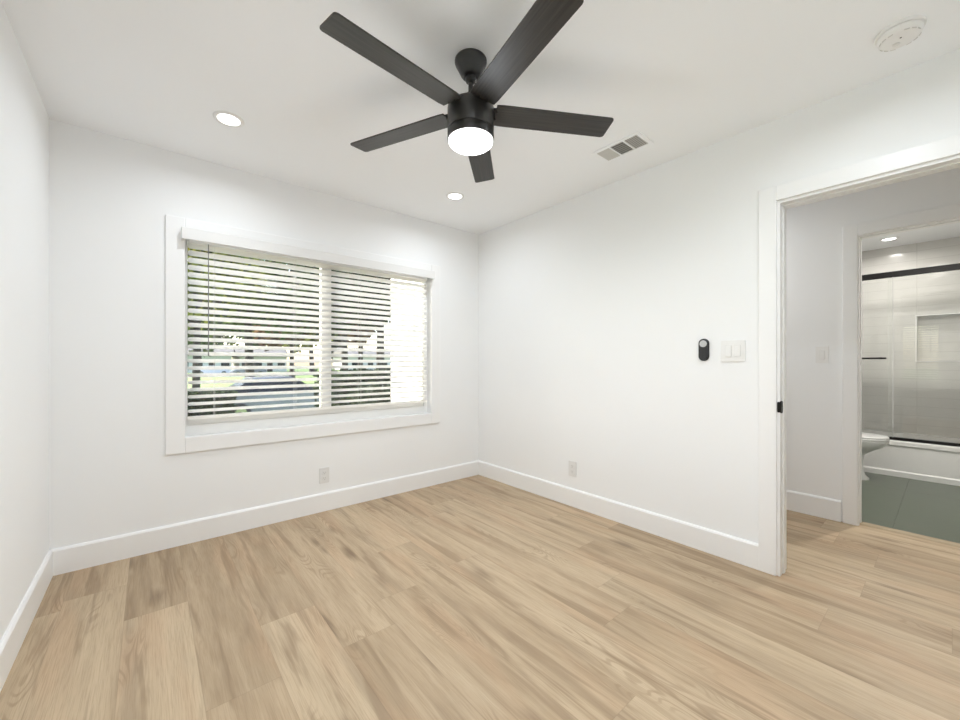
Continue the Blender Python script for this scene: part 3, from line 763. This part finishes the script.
def tree(px, dist, height, r, label, mat, seed, trunk=.22, size=.30, n=3200, low=2.2):
    rg = random.Random(seed); x, y = PX(px, dist)
    root = empty('tree', (x, y, G)); tag(root, label, 'tree', 'trees outside the window')
    bm = bmesh.new(); seg = 10; rings = []
    for i, (f, rr) in enumerate(((0, 1.35), (.06, 1), (.35, .8), (.6, .5), (.85, .2))):
        ox, oy_ = (rg.uniform(-.15, .15)*i, rg.uniform(-.15, .15)*i) if i > 1 else (0, 0)
        rings.append([(ox+trunk*rr*math.cos(2*PI*j/seg), oy_+trunk*rr*math.sin(2*PI*j/seg), f*height) for j in range(seg)])
    loft(bm, rings)
    for i in range(5):
        a = rg.uniform(0, 2*PI); z = height*rg.uniform(.3, .5); rr = r*rg.uniform(.5, .8)
        p0 = Vector((0, 0, z)); p1 = Vector((rr*math.cos(a), rr*math.sin(a), z+height*.2))
        w = (p1-p0).normalized().orthogonal(); w2 = (p1-p0).normalized().cross(w)
        loft(bm, [[p+(w*math.cos(2*PI*j/6)+w2*math.sin(2*PI*j/6))*t_ for j in range(6)] for p, t_ in ((p0, trunk*.45), ((p0+p1)/2+Vector((0, 0, .2)), trunk*.28), (p1, trunk*.1))])
    mesh_obj('trunk', bm, M['bark'], root, True)
    bm = bmesh.new(); ch = (height-low)/2
    leaves(bm, n, 0, 0, low+ch, r, r, ch, size, rg, 14)
    mesh_obj('crown', bm, mat, root)
T = [(250, 34, 15, 6.2, 'large green tree with a thick dark trunk left of centre through the blind', 'leaf_green', 3, .36, 4600, 1.2),
     (196, 20, 11, 4.2, 'yellow-green tree at the left edge of the window', 'leaf_yellow', 5, .18, 2300, 2.0),
     (200, 64, 17, 9.0, 'green tree behind the yellow-green one at the far left', 'leaf_green', 8, .3, 2200, 1.0),
     (292, 50, 15, 6.3, 'reddish tree in the middle of the left window pane', 'leaf_red', 11, .3, 3600, 1.2),
     (312, 70, 19, 8.0, 'yellow-green tree with a dark trunk beside the window stile', 'leaf_yellow', 14, .42, 3600, 1.4),
     (345, 25, 13, 4.8, 'dark green tree just right of the window stile', 'leaf_dark', 17, .22, 4200, 1.2),
     (380, 14, 9.5, 3.2, 'dark leafy tree beside the white house wall', 'leaf_dark', 19, .16, 4200, 1.2),
     (360, 44, 16, 5.2, 'reddish tree far behind the dark ones on the right', 'leaf_red', 23, .3, 3600, 1.0),
     (262, 104, 22, 8.0, 'tall green tree across the street', 'leaf_green', 27, .4, 3400, 1.0),
     (330, 110, 22, 7.5, 'dark green tree across the street behind the stile', 'leaf_dark', 31, .4, 3400, 1.0)]
for px, d, h, r, lab, mt, sd_, tk, n, low in T: tree(px, d, h, r, lab, M[mt], sd_, tk, .16+d*.006, int(n*1.5), low)

def bush(px, dist, w, h, dpt, label, mat, seed, n=1800, size=.07):
    rg = random.Random(seed); x, y = PX(px, dist)
    root = empty('bush', (x, y, G)); tag(root, label, 'bush', 'bushes in the front yard')
    bm = bmesh.new()
    for _ in range(n):
        p = Vector((rg.uniform(-w/2, w/2), rg.uniform(-dpt/2, dpt/2), h*(1-rg.random()**2*.95)*rg.uniform(.9, 1.03)))
        q = Vector((rg.gauss(0, 1), rg.gauss(0, 1), rg.gauss(0, 1))).normalized(); a = q.orthogonal().normalized(); c = q.cross(a); s = size*rg.uniform(.6, 1.3)
        bm.faces.new([bm.verts.new(p+a*s*u+c*s*.6*v) for u, v in ((-1, 0), (0, -1), (1, 0), (0, 1))])
    mesh_obj('leaves', bm, mat, root)
    bm = bmesh.new()
    for i in range(6):
        sx = -w*.4+w*.8*i/5; lathe(bm, [(.03, 0), (.02, h*.5), (.008, h*.9)], 7, sx, rg.uniform(-dpt*.2, dpt*.2))
    mesh_obj('stems', bm, M['bark'], root)
bush(196, 10.4, 1.7, 1.15, 1.0, 'dark green hedge standing in for shaded lawn at the lower left of the window', M['leaf_dark'], 41, 6000, .06)  # dark leaves stand in for the shade on the near lawn
bush(362, 7.6, 1.5, 1.75, 1.0, 'dark leafy bush in front of the right window pane', M['leaf_dark'], 43, 5000, .06)
bush(388, 6.0, .9, 1.55, .9, 'dark green bush next to the white house wall', M['leaf_dark'], 47, 3500, .05)

def car(x, y, rz, label, paint, L_=4.5, detail=True):
    root = empty('car', (x, y, G+.02), rz); tag(root, label, 'car')
    hw = .88
    prof = [(-2.22, .32), (-2.24, .62), (-2.15, .86), (-1.70, .93), (-1.05, .96), (.95, .95), (1.70, .84), (2.10, .70), (2.24, .52), (2.20, .30)]
    def side(y_, sc_, dz=0): return [(p[0]*(1 if sc_ == 1 else .985), y_, p[1]+dz) for p in prof]
    bm = bmesh.new(); loft(bm, [side(-hw, 0, -.02), side(-hw*.93, 1), side(hw*.93, 1), side(hw, 0, -.02)]); mesh_obj('car_body', bm, paint, root)
    bm = bmesh.new(); loft(bm, [[(-1.72, s*.80, .93), (-1.02, s*.62, 1.38), (.25, s*.62, 1.40), (1.02, s*.80, .94)] for s in (-1, 1)]); mesh_obj('car_windows', bm, M['car_glass'], root)
    bm = bmesh.new(); loft(bm, [[(-1.04, s*.635, 1.365), (-.95, s*.60, 1.41), (.18, s*.60, 1.43), (.30, s*.635, 1.385)] for s in (-1, 1)])
    for s in (-1, 1): loft(bm, [[(a_, s*.79, .93), (a_+.08, s*.79, .93), (a_+.08+dx, s*.63, 1.38), (a_+dx, s*.63, 1.38)] for dx in (0,)]*1 + [[(a_, s*.805, .93), (a_+.08, s*.805, .93), (a_+.08+dx, s*.645, 1.38), (a_+dx, s*.645, 1.38)] for dx in (0,)]) if False else None
    mesh_obj('car_roof', bm, paint, root)
    for wx in (-1.38, 1.40):
        for s in (-1, 1):
            bm = bmesh.new(); lathe(bm, [(.20, s*.62), (.30, s*.64), (.32, s*.68), (.32, s*.86), (.30, s*.89), (.20, s*.90)], 24, wx, .32, axis='Y'); w_ = mesh_obj('wheel', bm, M['rubber'], root, True)
            bm = bmesh.new(); lathe(bm, [(.20, s*.88), (.19, s*.905), (.05, s*.90)], 20, wx, .32, axis='Y'); mesh_obj('hubcap', bm, M['brushed'], w_, True)
    return root
cx, cy = PX(281, 13.9)
car(cx, cy, 0, 'silver-blue car parked outside behind the lower slats of the blind', M['carpaint'])
x, y = PX(196, 78); car(x, 70, 0, 'small white car on the street far left', M['carwhite'])
x, y = PX(216, 78); car(x+1, 66, PI, 'small dark blue car on the street right of the white car', M['carpaint'])

def house(px, yy, w, h, d, label, mat):
    dist = yy/ (math.cos(YAW)-(px-480)/393.9*math.sin(YAW)); x, y = PX(px, dist)
    root = empty('house', (x, y, G)); tag(root, label, 'house', 'houses across the street')
    bm = bmesh.new(); box(bm, -w/2, w/2, 0, d, 0, h); mesh_obj('house_walls', bm, mat, root)
    bm = bmesh.new(); prism(bm, [(-.6, h), (d/2, h+2.2), (d+.6, h), (d+.6, h-.15), (-.6, h-.15)], -w/2-.5, w/2+.5, 'X'); mesh_obj('house_roof', bm, M['rooftile'], root)
    for i in range(4):
        wx = -w/2+w*(i+.5)/4
        bm = bmesh.new()
        if i == 2: box(bm, wx-.5, wx+.5, -.05, 0, 0, 2.1); mesh_obj('front_door', bm, M['bark'], root)
        else: box(bm, wx-.7, wx+.7, -.05, 0, 1.0, 2.2); mesh_obj('house_window', bm, M['car_glass'], root)
house(205, 90, 8.6, 3.4, 9, 'pale house across the street at the far left of the window', M['carwhite'])
house(264, 90, 8.6, 3.2, 9, 'pale house across the street behind the thick tree trunk', M['houseside'])
house(378, 92, 16, 3.4, 9, 'pale house across the street at the right of the window', M['houseside'])
